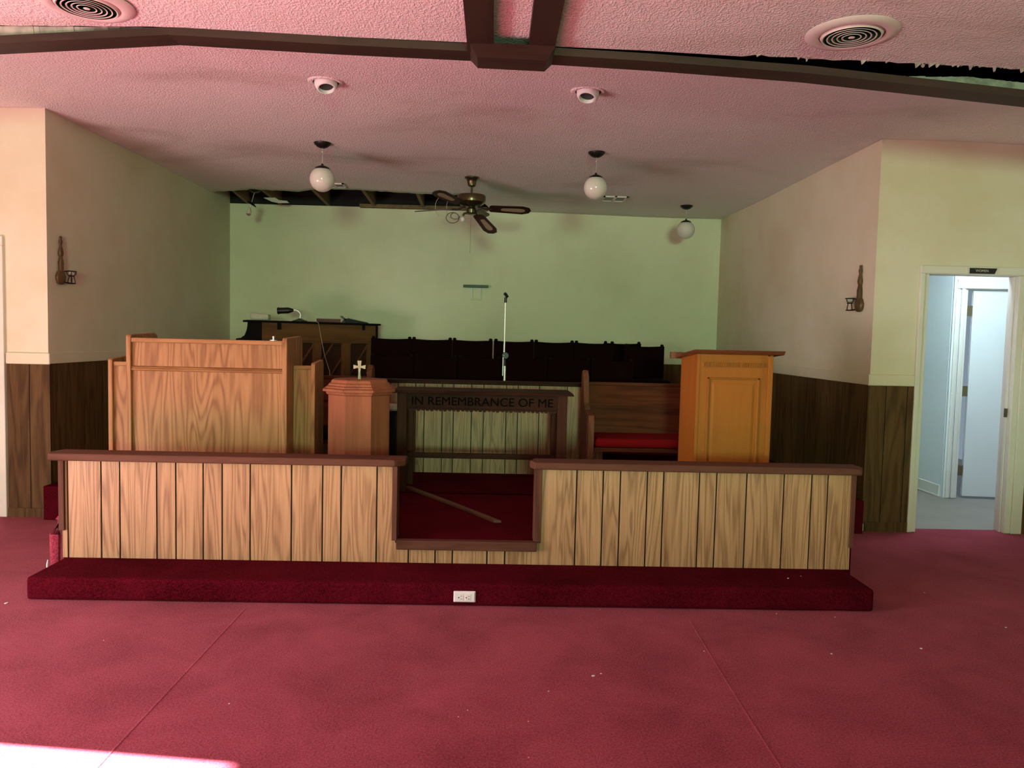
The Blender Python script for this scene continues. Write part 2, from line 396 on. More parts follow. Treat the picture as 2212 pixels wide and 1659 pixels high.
# room glimpsed behind that door
struct('wall_left_room', MB().box(-5.2, -3.55, 8.3, 8.4, 0, 3.0).box(-5.25, -5.2, FY+.1, 8.4, 0, 3).box(-5.25, -3.51, FY+.1, 8.4, 3.0, 3.08), 'hallwall')
struct('floor_left_room', MB().box(-5.25, -3.51, FY+.1, 8.4, -.12, 0), 'vinyl')
# flank wall, right, with the corridor doorway x 3.40 .. 4.135
mb = MB().box(3.02, 3.36, FY+.001, FY+.10, 0, 3.2).box(3.36, 4.15, FY, FY+.10, 2.06, 3.2).box(4.15, XR, FY, FY+.10, 0, 3.2)
struct('wall_flank_right', mb, 'cream')
mb = MB(); boards(mb, [2.962, 3.105, 3.275, 3.325], 0.06, 1.162, FY-.012); struct('trim_9', mb, ['panel_dark', 'groove'])
mb = MB(); boards(mb, [4.25, 4.42, 4.62, 4.8, 5.0, 5.2, XR], 0.06, 1.162, FY-.012); struct('trim_10', mb, ['panel_dark', 'groove'])
struct('trim_11', MB().box(2.955, 3.325, FY-.024, FY, 1.162, 1.25).box(4.25, XR, FY-.024, FY, 1.162, 1.25), 'cream', bevel=.008)
struct('baseboard_right', MB().box(2.985, 3.325, FY-.02, FY-.001, 0.0, 0.075).box(4.25, XR, FY-.02, FY-.001, 0, .075), 'panel_dark')
d2 = struct('door_2', MB().box(3.325, 3.362, FY-.025, FY, 0, 2.05).box(3.362, 3.398, FY-.015, FY+.12, 0, 2.045)
            .box(3.325, 4.25, FY-.025, FY, 2.05, 2.11).box(3.362, 4.165, FY-.012, FY+.12, 2.045, 2.06)
            .box(4.115, 4.165, FY-.015, FY+.12, 0, 2.045).box(4.165, 4.25, FY-.025, FY, 0, 2.05)
            .box(4.105, 4.115, FY+.03, FY+.06, 0, 2.045), 'whitepaint', bevel=.004)
obj('strike_plate', MB().box(4.098, 4.106, FY+.02, FY+.05, .93, 1.0), 'brass', d2)
# corridor beyond
struct('floor_corridor', MB().box(3.08, 6.2, FY+.1, 11.0, -.12, -0.002), 'vinyl')
struct('wall_corridor', MB().box(4.44, 4.56, 7.47, 11.0, 0, 2.7).box(3.08, 3.14, FY+.1, 11, 0, 2.7).box(3.08, 4.5, 10.9, 11.0, 0, 2.7), 'hallwall')
struct('ceiling_corridor', MB().box(3.08, 6.2, FY+.1, 11, 2.7, 2.78), 'hallwall')
struct('baseboard_corridor', MB().box(4.425, 4.44, 7.49, 10.9, 0.012, .115).box(4.418, 4.44, 7.49, 10.9, 0, .014), 'whitepaint', bevel=.003)
T = Matrix.Translation((4.44, 7.44, 0)) @ Matrix.Rotation(math.radians(-6), 4, 'Z')
struct('wall_corridor_end', MB().box(-.0, .085, .0, .1, 0, 2.7, T=T).box(.085, 1.6, 0, .1, 2.10, 2.7, T=T).box(1.1, 1.8, 0, .1, 0, 2.7, T=T), 'hallwall')
struct('trim_12', MB().box(.015, .05, -.018, 0, 0, 2.10, T=T).box(.062, .10, -.022, 0, 0, 2.08, T=T).box(.10, .13, .0, .09, 0, 2.06, T=T).box(.02, 1.25, -.03, 0, 2.04, 2.13, T=T).box(.10, 1.2, 0, .09, 2.03, 2.10, T=T), 'whitepaint', bevel=.006)
d3 = struct('door_3', MB().box(.19, 1.08, .02, .055, 0.02, 2.025, T=T), 'hallwall', bevel=.003)
hb = MB()
for z in (.22, 1.0, 1.78): hb.box(.13, .195, .03, .06, z, z+.10, T=T)
obj('hinge', hb, 'hinge', d3)
# nave side and entrance walls (outside the frame; they carry the windows)
mb = MB().box(XL-.15, XL, YN, .62, 0, 3.1).box(XL-.15, XL, 3.20, FY, 0, 3.1).box(XL-.15, XL, .62, 3.20, 2.17, 3.1).box(XL-.15, XL, .62, 3.20, 0, .06)
struct('wall_left', mb, 'cream')
f = struct('window_1', MB().box(XL-.10, XL-.04, .62, .66, .06, 2.17).box(XL-.10, XL-.04, 3.16, 3.20, .06, 2.17).box(XL-.10, XL-.04, .62, 3.20, .06, .10).box(XL-.10, XL-.04, .62, 3.20, 2.13, 2.17).box(XL-.1, XL-.05, 1.86, 1.89, .1, 2.13), 'whitepaint')
struct('wall_right', MB().box(XR, XR+.15, YN, FY, 0, 3.1), 'cream')
struct('wall_entrance', MB().box(XL, XR, YN-.15, YN, 0, 3.1), 'cream')
struct('wall_left_panelling', MB().box(XL, XL+.01, YN, .55, 0, 1.17).box(XL, XL+.01, 3.32, FY, 0, 1.17), 'panel_dark')
struct('wall_right_panelling', MB().box(XR-.01, XR, YN, FY, 0, 1.17), 'panel_dark')
# roof void over the ceilings
struct('ceiling_void', MB().box(XL-.2, XR+.2, YN-.2, YB+.2, 3.75, 3.8).box(XL-.2, XL, YN, YB, 3.1, 3.75).box(XR, XR+.2, YN, YB, 3.1, 3.75).box(XL, XR, YB+.02, YB+.1, 3.0, 3.75).box(XL, XR, YN-.1, YN, 3.1, 3.75)
       .box(XL, -3.5, FY+.1, FY+.16, 3.0, 3.75).box(3.1, XR, FY+.1, FY+.16, 3.0, 3.75).box(-3.6, -3.5, FY+.12, YB, 3.19, 3.75).box(3.08, 3.13, FY+.12, YB, 3.19, 3.75), 'dark')
# front ceiling, ragged where it has torn from the beam on the right
mb = MB(); nx = 150; vs = []; fs = []
xs = [XL + (XR-XL)*i/nx for i in range(nx+1)]
for x in xs:
    e = 4.250
    if x > 1.35: e = 4.235 - R_.random()*.03
    if x < -1.7: e = 4.245 - R_.random()*.012
    for y in (YN, 0, 3.6, e): vs.append((x, y, fz(x)))
    vs.append((x, e, fz(x)+.016))
for i in range(nx):
    for k in range(4): fs.append((i*5+k, (i+1)*5+k, (i+1)*5+k+1, i*5+k+1))
mb.add(vs, fs); struct('ceiling', mb, 'ceiling')
# grey torn gypsum edge above the beam at the left; crumbling edge at the far right
mb = MB()
xs = [XL + i*.03 for i in range(int((-1.70-XL)/.03)+1)]
for a, b in zip(xs[:-1], xs[1:]):
    za, zb = fz(a)+.004, fz(b)+.004
    j = R_.random()*.006
    mb.add([(a, 4.252+j, za), (b, 4.252+j, zb), (b, 4.262+j, beamz(b)+.035), (a, 4.262+j, beamz(a)+.035)], [(0, 1, 2, 3)])
struct('ceiling_tear_left', mb, 'plaster')
mb = MB()
xs = [2.10 + i*.03 for i in range(110)]
for a, b in zip(xs[:-1], xs[1:]):
    def top(x): return beamz(x)+.045+min(.055, max(0, x-2.05)*.10)+R_.random()*.006
    mb.add([(a, 4.30, beamz(a)+.02), (b, 4.30, beamz(b)+.02), (b, 4.31, top(b)), (a, 4.31, top(a))], [(0, 1, 2, 3)])
struct('ceiling_tear_right', mb, 'plaster')
mb = MB()
for i in range(90):
    x = 1.35 + R_.random()**.8*3.2; h = .003 + R_.random()**4*.022
    mb.prism([(x, fz(x)+.004), (x+.008+R_.random()*.03, fz(x)+.004), (x+.006, fz(x)-h)], 'y', 4.205, 4.222)
struct('ceiling_crumbs', mb, 'plaster')
# rear ceiling: follows the sagging beam, broken open along the back wall at the left
HOLE = [(-3.30, 9.30), (-3.05, 9.18), (-2.80, 9.06), (-2.63, 9.02), (-2.4, 9.04), (-2.25, 9.05), (-2.1, 8.92), (-1.82, 8.87), (-1.54, 8.90), (-1.2, 8.96), (-0.905, 9.01), (-0.587, 8.99), (-0.376, 8.97), (-0.20, 9.10), (-0.12, 9.45), (-.06, 9.95), (3.2, 9.95)]
def rz(x, y):
    a = min(1, max(0, (y-4.39)/1.25)); a = 1-(1-a)**2.2
    b0 = beamz(x) + 0.004
    sag = -0.02*math.exp(-((x-1.6)**2/1.2 + (y-8.6)**2/.5)) + .012*math.sin(x*2.1+.5)*math.sin(y*1.3) * a
    return b0*(1-a) + (cz(x, y)+sag)*a
mb = MB()
def ceiling_sheet(x0, x1, nx, y0, yend, ny):
    vs = []; fs = []
    for i in range(nx+1):
        x = x0 + (x1-x0)*i/nx; ye = yend(x)
        for k in range(ny+1):
            y = y0 + (ye-y0)*k/ny
            vs.append((x, y, rz(x, y)))
    for i in range(nx):
        for k in range(ny): fs.append((i*(ny+1)+k, (i+1)*(ny+1)+k, (i+1)*(ny+1)+k+1, i*(ny+1)+k+1))
    mb.add(vs, fs)
def hole_edge(x):
    ye = lerp([(-3.42, 9.4)] + HOLE, x)
    return ye + (R_.random()-.5)*.035 if ye < 9.9 else ye
ceiling_sheet(XL, XR, 208, 4.33, lambda x: FY+.05, 20)
ceiling_sheet(-3.45, 3.0, 129, FY+.05, hole_edge, 24)
seen = {}; remap = []; nv = []
for v in mb.v:
    k_ = (round(v[0], 3), round(v[1], 4))
    if k_ not in seen: seen[k_] = len(nv); nv.append(v)
    remap.append(seen[k_])
mb.v = nv; mb.f = [[remap[i] for i in f_] for f_ in mb.f]
rc = struct('ceiling_chancel', mb, 'ceiling', smooth=True)
sd = rc.modifiers.new('thickness', 'SOLIDIFY'); sd.thickness = 0.014; sd.offset = 1.0
# joists bared by the hole, and the plate along the back wall
for i, (x0, x1) in enumerate(((-3.02, -3.10), (-2.70, -2.70), (-2.10, -2.10), (-1.52, -1.52), (-0.91, -0.91), (-0.42, -0.42))):
    mb = MB().hexa([(x0-.02, 8.6, 3.12), (x0+.02, 8.6, 3.12), (x1+.02, 9.94, 3.06), (x1-.02, 9.94, 3.06)], [(x0-.02, 8.6, 3.3), (x0+.02, 8.6, 3.3), (x1+.02, 9.94, 3.24), (x1-.02, 9.94, 3.24)])
    struct('beam_joist' if i == 0 else 'beam_joist.%03d' % i, mb, 'joist')
struct('beam_wall_plate', MB().box(-1.7, -.1, 9.86, 9.95, 3.045, 3.085), 'joist')
tag(obj('gypsum_scrap', MB().prism([(-2.80, 3.075), (-2.66, 3.08), (-2.61, 3.05), (-2.52, 3.045), (-2.49, 3.02), (-2.62, 3.015), (-2.70, 3.03)], 'y', 9.55, 9.562), 'paper'),
    'torn pinkish scrap of ceiling board hanging in the ceiling hole', 'debris')
# cross beam (boxed board), block and the twin boards along the nave
mb = MB(); pr = None
xs = [-5, -2.71, -1.74, -0.86, .28, .83, 1.3, 1.67, 2.155, 2.955, 5.4]
for a, b in zip(xs[:-1], xs[1:]):
    za, zb = beamz(a), beamz(b)
    mb.hexa([(a, 4.24, za), (b, 4.24, zb), (b, 4.39, zb), (a, 4.39, za)], [(a, 4.24, za+.04), (b, 4.24, zb+.04), (b, 4.39, zb+.04), (a, 4.39, za+.04)])
struct('trim_13', mb, 'beam')
mb = MB().hexa([(-.115, 4.19, 2.945), (.25, 4.19, 2.938), (.25, 4.36, 2.938), (-.115, 4.36, 2.945)], [(-.155, 4.10, 2.99), (.29, 4.10, 2.983), (.29, 4.38, 2.983), (-.155, 4.38, 2.99)])
struct('trim_14', mb, 'beam')
for i, (x0, x1, x2, x3) in enumerate(((-.168, -.03, -.155, -.02), (.152, .288, .15, .285))):
    mb = MB().hexa([(x0, 4.24, 2.985), (x1, 4.24, 2.985), (x3, YN, 2.985), (x2, YN, 2.985)], [(x0, 4.24, 3.05), (x1, 4.24, 3.05), (x3, YN, 3.05), (x2, YN, 3.05)])
    struct('trim_%d' % (15+i), mb, 'beamy')

# ------------------------------------------------------------------ altar rails
K = 4.57/4.37
def gx(l): return [v*K for v in l]
PF = 4.575
def rail(name, label, cuts, x0, x1, ltrim, rtrim, capL, capR, notch):
    r = thing(name, label, 'railing', ((x0+x1)/2, PF+.05, .127), group='panelled altar rails across the platform front')
    mb = MB(); boards(mb, cuts, .127, .70, PF-.012, thick=.008, gap=.009); obj('front_panel', mb, ['panel', 'groove'], r, world=True)
    obj('back_panel', MB().box(x0, x1, PF, PF+.085, .127 if False else .262, .70), 'panel_dark', r, world=True)
    z0 = .29 if notch else .262
    for t0, t1, zz in ((*ltrim, z0), (*rtrim, .262)):
        obj('end_post', MB().box(t0, t1, PF-.028, PF+.095, zz, .705), 'trimz', r, world=True, bevel=.003)
    pts = [(capL, PF+.02), (capL+.025, PF-.05), (capR-.025 if capR > 1 else capR-.06, PF-.05), (capR, PF+.0), (capR, PF+.12), (capL+.03, PF+.12)]
    obj('cap', MB().prism(pts, 'z', .705, .748), 'trim', r, world=True, bevel=.008)
    return r
gl = gx([-2.36, -2.175, -2.072, -1.867, -1.761, -1.609, -1.503, -1.347, -1.116, -.942, -.838, -.637])
rail('altar_rail', 'left panelled altar rail with brown cap, sunlit, in front of the pulpit', [-2.50] + gl + [-.555], -2.50, -.555, (-2.515, -2.482), (-.575, -.545), -2.585, -.50, True)
gr = gx([.493, .644, .742, .896, .989, 1.194, 1.293, 1.466, 1.681, 1.841, 1.935])
rail('altar_rail', 'right panelled altar rail with brown cap, shaded, in front of the lectern', [.272] + gr + [2.175], .272, 2.185, (.265, .31), (2.165, 2.19), .235, 2.235, False)
mb = MB(); boards(mb, [-.555] + gx([-.455, -.303, -.205, -.008, .093]) + [.272], .127, .245, PF-.012, thick=.008, gap=.009)
struct('trim_17', mb, ['panel', 'groove'])
struct('trim_18', MB().prism([(-.545, .215), (-.545, .272), (.285, .272), (.285, .215)], 'y', PF-.055, PF-.005), 'trim', bevel=.006)
# carpet torn loose round the platform's left corner
mb = MB()
pp = [(-2.565, 4.60, .0), (-2.565, 4.60, .15), (-2.57, 4.61, .25), (-2.56, 4.64, .33), (-2.545, 4.66, .37)]
mb.tube(pp, [.026, .030, .032, .028, .012], 10, flat=.7)
tag(obj('carpet_flap', mb, 'carpet', smooth=True), 'loose curled flap of red carpet at the left end of the left altar rail', 'carpet piece')
tag(obj('plastic_sliver', MB().tube([(-2.612, 4.60, .0), (-2.613, 4.60, .07), (-2.609, 4.60, .10)], [.003, .006, .002], 6), 'white', smooth=True),
    'thin white sliver standing beside the loose carpet flap', 'debris')
# outlet in the step
o = thing('outlet', 'white double power outlet set sideways in the red carpeted step', 'outlet', (-.125, 4.187, .055))
obj('cover_plate', MB().hexa([(-.187, 4.187, .023), (-.063, 4.187, .023), (-.063, 4.187, .088), (-.187, 4.187, .088)], [(-.180, 4.176, .030), (-.070, 4.176, .030), (-.070, 4.176, .081), (-.180, 4.176, .081)]), 'white', o, world=True, bevel=.003)
for cx in (-.147, -.106):
    s_ = obj('socket', MB().box(cx-.015, cx+.015, 4.1745, 4.1765, .037, .070), 'white', o, world=True, bevel=.001)
    mb = MB().lathe([(.0035, 0), (.0035, .001)], (cx-.010, 4.1742, .0535), 10, T=Matrix.Rotation(PI/2, 4, 'X'))
    mb.box(cx+.0, cx+.009, 4.1733, 4.1745, .0605, .0625).box(cx+.0, cx+.009, 4.1733, 4.1745, .0445, .0465)
    obj('slot', mb, 'slot', s_, origin=None).location = (0, 0, 0)
    sl = s_.children[0]; sl.data.transform(Matrix.Translation(-Vector(o.location)))

# ------------------------------------------------------------------ winged pulpit
p = thing('pulpit', 'large oak winged pulpit with mid moulding behind the left altar rail', 'pulpit', (-1.89, 5.35, .26))
obj('front_panel', MB().box(-2.388, -1.393, 5.215, 5.235, .26, 1.395), 'oak', p, world=True)
obj('top_rail', MB().box(-2.388, -1.393, 5.195, 5.24, 1.388, 1.418), 'oakx', p, world=True, bevel=.006)
obj('moulding', MB().prism([(5.215, 1.2), (5.200, 1.204), (5.196, 1.213), (5.204, 1.219), (5.199, 1.226), (5.215, 1.232)], 'x', -2.388, -1.393), 'oakx', p, world=True)
for x0, x1 in ((-2.418, -2.386), (-1.394, -1.362)):
    obj('side_cheek', MB().prism([(5.19, .26), (5.19, 1.425), (5.20, 1.437), (5.56, 1.45), (5.60, 1.435), (5.615, 1.39), (5.615, .26)], 'x', x0, x1), 'oak', p, world=True, bevel=.005)
obj('desk_top', MB().box(-2.386, -1.394, 5.235, 5.55, 1.31, 1.33), 'oakx', p, world=True)
obj('shelf', MB().box(-2.386, -1.394, 5.235, 5.55, .80, .82), 'oakx', p, world=True)
for x0, x1, e0, e1 in ((-2.582, -2.418, -2.612, -2.582), (-1.362, -1.240, -1.240, -1.212)):
    wg = obj('wing', MB().box(x0, x1, 5.37, 5.39, .26, 1.225), 'oak', p, world=True)
    obj('wing_rail', MB().box(x0, x1, 5.36, 5.40, 1.222, 1.25).v and MB().box(x0, x1, 5.36, 5.40, 1.222, 1.25), 'oakx', wg, world=True, bevel=.004)
    obj('wing_end', MB().prism([(5.345, .26), (5.345, 1.262), (5.36, 1.27), (5.60, 1.285), (5.62, 1.25), (5.62, .26)], 'x', e0, e1), 'oak', wg, world=True, bevel=.004)
o = thing('microphone_mount', 'small silver microphone mount on top of the oak pulpit', 'microphone mount', (-1.461, 5.225, 1.418))
obj('base', MB().lathe([(.026, 0), (.026, .004), (.008, .007)], seg=16), 'silver', o, smooth=True)
obj('post', MB().lathe([(.006, .006), (.006, .02), (.008, .021), (.008, .028), (.003, .031)], seg=12), 'silver', o, smooth=True)

# ------------------------------------------------------------------ baptismal font
FXc, FYc = -.915, 5.40
o = thing('baptismal_font', 'octagonal reddish wood baptismal font with moulded lid topped by a cross', 'font', (FXc, FYc, .26))
ph = math.radians(22.5 + 7 + 90)
obj('body', MB().lathe([(.237, 0), (.237, .035), (.222, .045), (.222, .815)], seg=8, phase=ph), 'font', o)
lid = obj('lid', MB().lathe([(.222, .80), (.235, .806), (.240, .822), (.262, .826), (.262, .842), (.240, .848), (.238, .858), (.222, .864), (.220, .876), (.206, .884), (.200, .90), (.190, .905)], seg=8, phase=ph), 'font', o)
cr = MB()
t_ = .006
def armp(w0, w1, L): return w0, w1, L
cr.prism([(-.006, .0), (.006+.004, .0), (.006, .045), (.008, .07), (.010, .078), (.040, .070), (.042, .098), (.010, .091), (.014, .127), (-.014, .127), (-.010, .091), (-.042, .098), (-.040, .070), (-.010, .078), (-.008, .07), (-.006, .045), (-.010, 0)], 'y', -t_, t_)
c_ = obj('cross', cr, 'cross', lid); c_.location = (.0, -.02, .905)

# ------------------------------------------------------------------ communion table
TX0, TX1, TY = -.775, .638, 5.97
o = thing('communion_table', 'dark wood communion table with carved words along its front edge', 'table', (-.07, 6.15, .26))
obj('tabletop', MB().hexa([(TX0, TY-.01, 1.030), (TX1, TY-.01, 1.030), (TX1, TY+.42, 1.030), (TX0, TY+.42, 1.030)], [(TX0+.012, TY, 1.052), (TX1-.012, TY, 1.052), (TX1-.012, TY+.41, 1.052), (TX0+.012, TY+.41, 1.052)]), 'walnut', o, world=True, bevel=.004)
ap = obj('apron', MB().box(-.655, .512, TY+.03, TY+.055, .905, 1.03), 'walnut', o, world=True)
ml = MB()
for i in range(34):
    x = -.65 + i*.034; ml.prism([(x, .905), (x+.034, .905), (x+.03, .893), (x+.012, .897 - .004*(i % 3))], 'y', TY+.026, TY+.05)
obj('carved_edge', ml, 'walnutz', ap, world=True)
tx = text('lettering', 'IN REMEMBRANCE OF ME', .088, 'letter', ap, (0, 0, 0), (PI/2, 0, 0), .006, 1.0)
tx.location = (-.072 + .07, TY+.028-6.15, .968-.26)
bb = [v.co.x for v in tx.data.vertices]; tx.scale = (1.09/(max(bb)-min(bb)), 1.05, 1)
for x0, x1, y0, y1 in ((-.728, -.655, TY+.02, TY+.09), (.512, .586, TY+.02, TY+.09), (-.70, -.63, TY+.32, TY+.39), (.49, .56, TY+.32, TY+.39)):
    obj('leg', MB().box(x0, x1, y0, y1, .26, 1.03), 'walnutz', o, world=True, bevel=.004)
obj('stretcher', MB().box(-.66, .53, TY+.19, TY+.23, .50, .54), 'walnut', o, world=True)
for x in (-.69, .55): obj('side_stretcher', MB().box(x-.02, x+.02, TY+.08, TY+.33, .50, .54), 'walnutz', o, world=True)

# ------------------------------------------------------------------ lectern
LX0, LX1, LY = 1.404, 1.930, 5.30
o = thing('lectern', 'orange stained wooden lectern with raised front panel behind the right altar rail', 'lectern', (1.667, 5.5, .26))
obj('front_panel', MB().box(LX0+.004, LX1-.034, LY+.008, LY+.03, .26, 1.398), 'lectern', o, world=True)
cb = MB()
def molding_frame(mb, x0, x1, z0, z1, w_, y0, y1):
    mb.hexa([(x0, y1, z0), (x1, y1, z0), (x1, y1, z1), (x0, y1, z1)], [(x0, y0, z0), (x1, y0, z0), (x1, y0, z1), (x0, y0, z1)])
fr = MB()
zx = [(1.478, 1.842, .33, 1.235)]
x0, x1, z0, z1 = zx[0]
for (a, b, c, d) in ((x0, x0+.018, z0, z1), (x1-.018, x1, z0, z1), (x0, x1, z1-.014, z1), (x0, x1, z0, z0+.014)):
    fr.box(a, b, LY-.002, LY+.010, c, d)
obj('raised_frame', fr, 'lectern', o, world=True, bevel=.004)
obj('panel_inset', MB().hexa([(x0+.03, LY+.008, z0+.03), (x1-.03, LY+.008, z0+.03), (x1-.03, LY+.008, z1-.03), (x0+.03, LY+.008, z1-.03)], [(x0+.05, LY+.003, z0+.05), (x1-.05, LY+.003, z0+.05), (x1-.05, LY+.003, z1-.05), (x0+.05, LY+.003, z1-.05)]), 'lectern', o, world=True)
fl = MB().box(1.444, 1.886, LY, LY+.012, 1.341, 1.350).box(1.444, 1.886, LY, LY+.012, 1.300, 1.306)
for i in range(44): fl.box(1.448+i*.010, 1.4545+i*.010, LY+.002, LY+.012, 1.308, 1.338)
obj('fluted_band', fl, 'lectern', o, world=True)
obj('corner_strip', MB().box(LX1-.034, LX1, LY-.004, LY+.03, .26, 1.388), 'lectern', o, world=True, bevel=.003)
for a, b in ((LX0, LX0+.02), (LX1-.02, LX1)):
    obj('side_panel', MB().prism([(LY+.005, .26), (LY+.005, 1.395), (LY+.45, 1.360), (LY+.45, .26)], 'x', a, b), 'lectern', o, world=True)
top = MB().hexa([(1.372, LY-.06, 1.398), (1.982, LY-.06, 1.398), (1.982, LY+.50, 1.348), (1.372, LY+.50, 1.348)], [(1.365, LY-.07, 1.426), (1.989, LY-.07, 1.426), (1.989, LY+.51, 1.372), (1.365, LY+.51, 1.372)])
obj('slanted_top', top, 'lecterntop', o, world=True, bevel=.005)
obj('book_ledge', MB().box(1.335, 1.989, LY+.50, LY+.53, 1.345, 1.395), 'lecterntop', o, world=True)
obj('shelf', MB().box(LX0+.02, LX1-.034, LY+.03, LY+.44, 1.0, 1.02), 'lectern', o, world=True)

# ------------------------------------------------------------------ half wall in front of the choir
HY = 6.86
o = thing('choir_rail', 'low panelled half wall with dark cap behind the communion table', 'railing', (0, HY+.04, .26))
cuts = [-2.0, -1.85, -1.7] + [v*HY/7.35 for v in (-1.66, -1.46, -1.30, -1.213, -1.083, -.887, -.72, -.637, -.466, -.361, -.19, -.076, .139, .249, .451, .716)] + [.86, 1.0]
mb = MB(); boards(mb, cuts, .26, 1.05, HY, thick=.008, gap=.008); obj('panelling', mb, ['panel', 'groove'], o, world=True)
obj('core', MB().box(-2.0, 1.0, HY+.012, HY+.09, .26, 1.05), 'panel_dark', o, world=True)
obj('cap', MB().box(-2.03, 1.03, HY-.03, HY+.12, 1.05, 1.082), 'walnut', o, world=True, bevel=.005)

# ------------------------------------------------------------------ pews
def pew(label, x0, x1, y, seatcol, xe):
    o = thing('pew', label, 'pew', ((x0+x1)/2, y+.2, .26), group='short pews in front of the choir half wall')
    zb = 1.10
    obj('backrest', MB().hexa([(x0, y+.42, .62), (x1, y+.42, .62), (x1, y+.45, .62), (x0, y+.45, .62)], [(x0, y+.50, zb), (x1, y+.50, zb), (x1, y+.53, zb), (x0, y+.53, zb)]), 'pew', o, world=True)
    obj('back_cap', MB().box(x0, x1, y+.485, y+.545, zb-.012, zb+.014), 'pew', o, world=True, bevel=.006)
    obj('back_ledge', MB().box(x0, x1, y+.448, y+.47, .905, .918), 'pew', o, world=True)
    obj('seat', MB().box(x0, x1, y, y+.45, .60, .63), 'pew', o, world=True)
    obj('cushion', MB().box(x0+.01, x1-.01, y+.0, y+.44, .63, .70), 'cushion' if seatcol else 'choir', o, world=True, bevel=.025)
    for a in xe:
        prof = [(y-.02, .26), (y-.02, .82), (y+.0, .88), (y+.10, .89), (y+.24, .90), (y+.34, .95), (y+.40, 1.16), (y+.46, 1.215), (y+.54, 1.20), (y+.56, 1.15), (y+.56, .26)]
        obj('pew_end', MB().prism(prof, 'x', a, a+.045), 'pewz', o, world=True, bevel=.006)
    return o
pew('short wooden pew with red seat cushion left of the orange lectern', .80, 2.05, 6.02, True, (.758, 2.05))
pew('short wooden pew in shadow between the oak pulpit and the octagonal font', -2.55, -1.05, 6.12, False, (-2.595, -1.05))
# small stand right of the font
o = thing('small_stand', 'small black stand with a cream top just right of the font', 'stand', (-.855, 6.37, .26))
obj('top', MB().lathe([(.12, .60), (.13, .615), (.125, .64), (.05, .645)], seg=20), 'box', o, smooth=True)
obj('column', MB().lathe([(.105, .0), (.10, .05), (.09, .55), (.12, .60)], seg=20), 'blackplastic', o, smooth=True)

# ------------------------------------------------------------------ loose wood strip on the platform
d = (Vector((.056, 5.029, 0)) - Vector((-.665, 6.14, 0))); L = d.length
o = obj('wood_strip', MB().prism([(0, -.022), (L*.5, -.012), (L-.015, -.022), (L+.012, .022), (L*.5, .030), (0, .022)], 'z', 0, .016), 'strip', bevel=.002)
o.location = (-.665, 6.14, .262); o.rotation_euler = (0, 0, math.atan2(d.y, d.x))
tag(o, 'loose brown wood strip lying across the red platform carpet', 'wood strip')

# ------------------------------------------------------------------ choir chairs
def make_chair(label):
    o = thing('choir_chair', label, 'chair', (0, 0, 0), group='dark choir chairs behind the half wall')
    obj('seat', MB().box(-.20, .20, -.42, 0, .40, .46), 'choir', o, bevel=.02)
    bk = MB(); n = 8
    pts = [(-.212, .46)] + [(-.212 + .424*i/n, .812 - .010*math.sin(PI*i/n)) for i in range(n+1)] + [(.212, .46)]
    bk.prism(pts, 'y', .0, .045); obj('backrest', bk, 'choir', o, bevel=.008)
    for x in (-.19, .19):
        obj('back_post', MB().lathe([(.014, 0), (.014, .80), (.018, .81), (.018, .825), (.008, .832)], (x, .03, 0), 10), 'choirframe', o, smooth=True)
        obj('leg', MB().box(x-.015, x+.015, -.41, -.38, 0, .41), 'choirframe', o)
    return o
rows = []
yb, yf = 8.20, 7.68
back_x = [(-1.067, 'leftmost chair of the back choir row, next to the piano'), (-.641, 'second chair from the left in the back choir row'), (-.215, 'third chair from the left in the back choir row, left of the gap'),
          (.222, 'back row choir chair just right of the microphone stand'), (.648, 'back row choir chair, second right of the microphone stand'), (1.074, 'back row choir chair left of the last tall one')]
first = None
for x, lab in back_x:
    if first is None: c = first = make_chair(lab)
    else: c = copy_tree(first); c['label'] = lab
    c.location = (x, yb, .62); rows.append(c)
c = copy_tree(first); c['label'] = 'slightly lower choir chair at the far right end of the back row'; c.location = (1.605, yb, .62); c.scale = (1, 1, .975)
c = copy_tree(first); c['label'] = 'choir chair set back behind the right end of the back row'; c.location = (1.467, 8.78, .62)
for i, (x, lab) in enumerate([(-.99, 'front row choir chair nearest the piano'), (-.56, 'front row choir chair, second from the piano'), (-.13, 'front row choir chair just left of the microphone stand'),
                              (.33, 'front row choir chair just right of the microphone stand'), (.76, 'front row choir chair behind the pew end'), (1.19, 'front row choir chair behind the red cushioned pew')]):
    c = copy_tree(first); c['label'] = lab; c.location = (x, yf, .45)

# ------------------------------------------------------------------ upright piano (seen from behind, turned)
o = thing('upright_piano', 'dark upright piano standing with its wooden back towards the room', 'piano', (-2.471, 8.30, .62), math.radians(40))
H = .97; Lp = 1.45
obj('lid', MB().box(-.025, Lp+.025, -.03, .38, H-.022, H), 'ebony', o, bevel=.006)
side = [(0, .0), (0, H-.022), (.30, H-.022), (.31, .90), (.33, .86), (.36, .825), (.39, .80), (.44, .79), (.47, .775), (.62, .765), (.62, .60), (.36, .56), (.36, .0)]
for a, b in ((-.001, .03), (Lp-.03, Lp+.001)):
    obj('side_panel', MB().prism(side, 'x', a, b), 'ebony', o)
obj('front_board', MB().box(.03, Lp-.03, .30, .32, .6, H-.022), 'ebony', o)
obj('keybed', MB().box(.03, Lp-.03, .30, .62, .60, .76), 'ebony', o)
obj('top_beam', MB().box(.03, Lp-.03, .0, .06, .735, H-.024), 'pianoback', o)
obj('bottom_beam', MB().box(.03, Lp-.03, .0, .06, .05, .20), 'pianoback', o)
for x0, x1 in ((.03, .10), (.33, .40), (.64, .72), (1.00, 1.09), (1.33, 1.42)):
    obj('back_post', MB().box(x0, x1, -.003, .06, .2, .735), 'pianopost', o)
obj('soundboard', MB().box(.03, Lp-.03, .055, .065, .05, .74), 'soundboard', o)
rb = MB()
